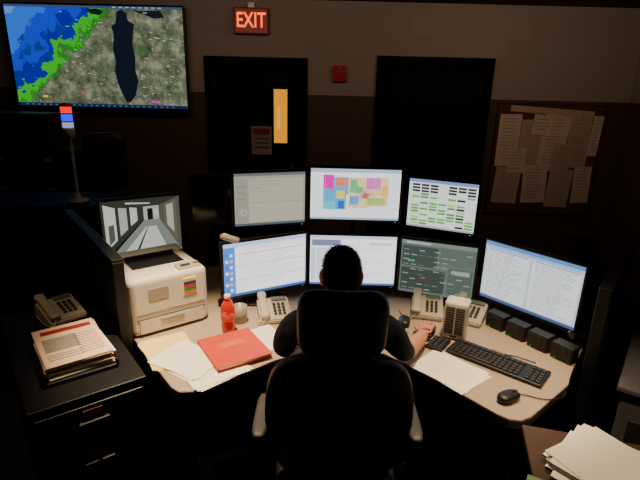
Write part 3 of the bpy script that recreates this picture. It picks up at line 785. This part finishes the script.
for s_ in (-1, 1):
    b.soft((0, 0, 0), (.009, .019, .032), SKN, 2.3, HM @ Matrix.Translation((s_*.081, -.008, -.012)) @ RZ(s_*-22) @ RX(-10))
    b.soft((0, 0, 0), (.006, .010, .019), mat('ear_inner', (160, 100, 82), .6), 2.3, HM @ Matrix.Translation((s_*.087, -.004, -.008)) @ RZ(s_*-22))
    t = bmesh.new(); bmesh.ops.create_uvsphere(t, u_segments=16, v_segments=12, radius=.0115); b.add(t, mat('eye_white', (225, 220, 212), .2), HM @ Matrix.Translation((s_*.028, .079, .004)), True)
    t = bmesh.new(); bmesh.ops.create_uvsphere(t, u_segments=12, v_segments=8, radius=.0055); b.add(t, mat('iris', (50, 34, 24), .2), HM @ Matrix.Translation((s_*.028, .0868, .004)), True)
    b.box((0, 0, 0), (.03, .006, .005), HAIR, .002, HM @ Matrix.Translation((s_*.028, .093, .024)))
b.soft((0, 0, 0), (.022, .006, .006), mat('lips', (168, 92, 82), .5), 2.2, HM @ Matrix.Translation((0, .094, -.054)))
FG = ((-.030, .082, .068), (-.009, .088, .078), (.012, .084, .072), (.031, .074, .056))
def hand(wrist, d, side, curl=1.0):
    d = Vector(d).normalized(); up = Vector((0, 0, 1)); x = d.cross(up).normalized(); z = x.cross(d)
    M = Matrix.Translation(wrist) @ Matrix((x, d, z)).transposed().to_4x4()
    th = -side
    vs = [(0, 0, 0)]; es = []; rs = [.024]
    for kx, ky, ln in FG:
        sx2 = kx if th < 0 else -kx
        i = len(vs)
        vs += [(sx2*.75, ky*.5, .002), (sx2, ky, .004), (sx2*1.1, ky+ln*.42, .004-.004*curl), (sx2*1.14, ky+ln*.75, -.006-.008*curl), (sx2*1.14, ky+ln, -.012-.014*curl)]
        es += [(0, i), (i, i+1), (i+1, i+2), (i+2, i+3), (i+3, i+4)]; rs += [.015, .0112, .0092, .0084, .0068]
    i = len(vs)
    vs += [(th*.022, .022, -.004), (th*.042, .05, -.010), (th*.050, .076, -.016), (th*.050, .098, -.02)]
    es += [(0, i), (i, i+1), (i+1, i+2), (i+2, i+3)]; rs += [.017, .0125, .0105, .008]
    m_ = skin(vs, es, rs, 2); b.addmesh(m_, SKN, M)
    b.soft((0, 0, 0), (.036, .045, .012), SKN, 3, M @ Matrix.Translation((0, .048, 0)))
    for kx, ky, ln in FG:
        sx2 = kx if th < 0 else -kx
        b.soft((0, 0, 0), (.0048, .006, .0015), mat('nail', (225, 180, 165), .3), 2.5, M @ Matrix.Translation((sx2*1.14, ky+ln-.002, -.006-.014*curl)) @ RX(-35))
hand(V[12], (.32, .95, .02), 1, 1.0)
hand(V[18], (.35, .93, -.03), -1, .8)
b.done('seated_dispatcher')

# ------------------------------------------------------------ lights
def spot(loc, tgt, e, ang, col=(1, .75, .46), blend=.8, rad=.06):
    l = bpy.data.lights.new('downlight', 'SPOT'); l.energy = e; l.spot_size = R(ang); l.spot_blend = blend; l.color = col; l.shadow_soft_size = rad
    o = bpy.data.objects.new('downlight_lamp', l); bpy.context.scene.collection.objects.link(o)
    o.location = loc; o.rotation_euler = (Vector(tgt)-Vector(loc)).to_track_quat('-Z', 'Y').to_euler()
    c = B(); c.lathe((0, 0, 0), [(.085, .0), (.085, .012), (.06, .012), (.055, .004)][::-1], BEI2)
    c.done('ceiling_downlight', (loc[0], loc[1], CH-.014))
spot((-.50, 1.95, 2.64), (-.54, 1.95, .74), 380, 44)
spot((.72, 2.0, 2.64), (.68, 1.93, .74), 215, 44)
spot((1.05, 1.1, 2.64), (1.12, 1.35, .74), 105, 56)
spot((-1.2, 1.3, 2.64), (-1.15, 1.85, .8), 26, 58)
def wall_fill(loc, tgt, e, col):  # added fill lamp, out of view, to brighten the back wall
    l = bpy.data.lights.new('wall_fill', 'AREA'); l.shape = 'RECTANGLE'; l.size = 1.4; l.size_y = .12; l.energy = e; l.color = col
    o = bpy.data.objects.new('wall_fill_lamp', l); bpy.context.scene.collection.objects.link(o)
    o.location = loc; o.rotation_euler = (Vector(tgt)-Vector(loc)).to_track_quat('-Z', 'Y').to_euler()
    c = B(); c.box((0, -.09, 0), (1.5, .04, .14), DGR, .005); c.box((0, -.02, .075), (1.5, .18, .012), DGR); c.done('wall_fill_housing', (loc[0], loc[1], CH-.082))  # added housing around the unseen fill lamp
wall_fill((-.9, 3.0, 2.62), (-.7, 5.0, 2.5), 4.5, (1, .78, .60))
wall_fill((1.6, 3.0, 2.62), (1.5, 5.0, 2.5), 5.5, (1, .78, .60))
w = bpy.data.worlds.new('World'); bpy.context.scene.world = w; w.use_nodes = True
w.node_tree.nodes['Background'].inputs[0].default_value = (.5, .5, .6, 1); w.node_tree.nodes['Background'].inputs[1].default_value = .01
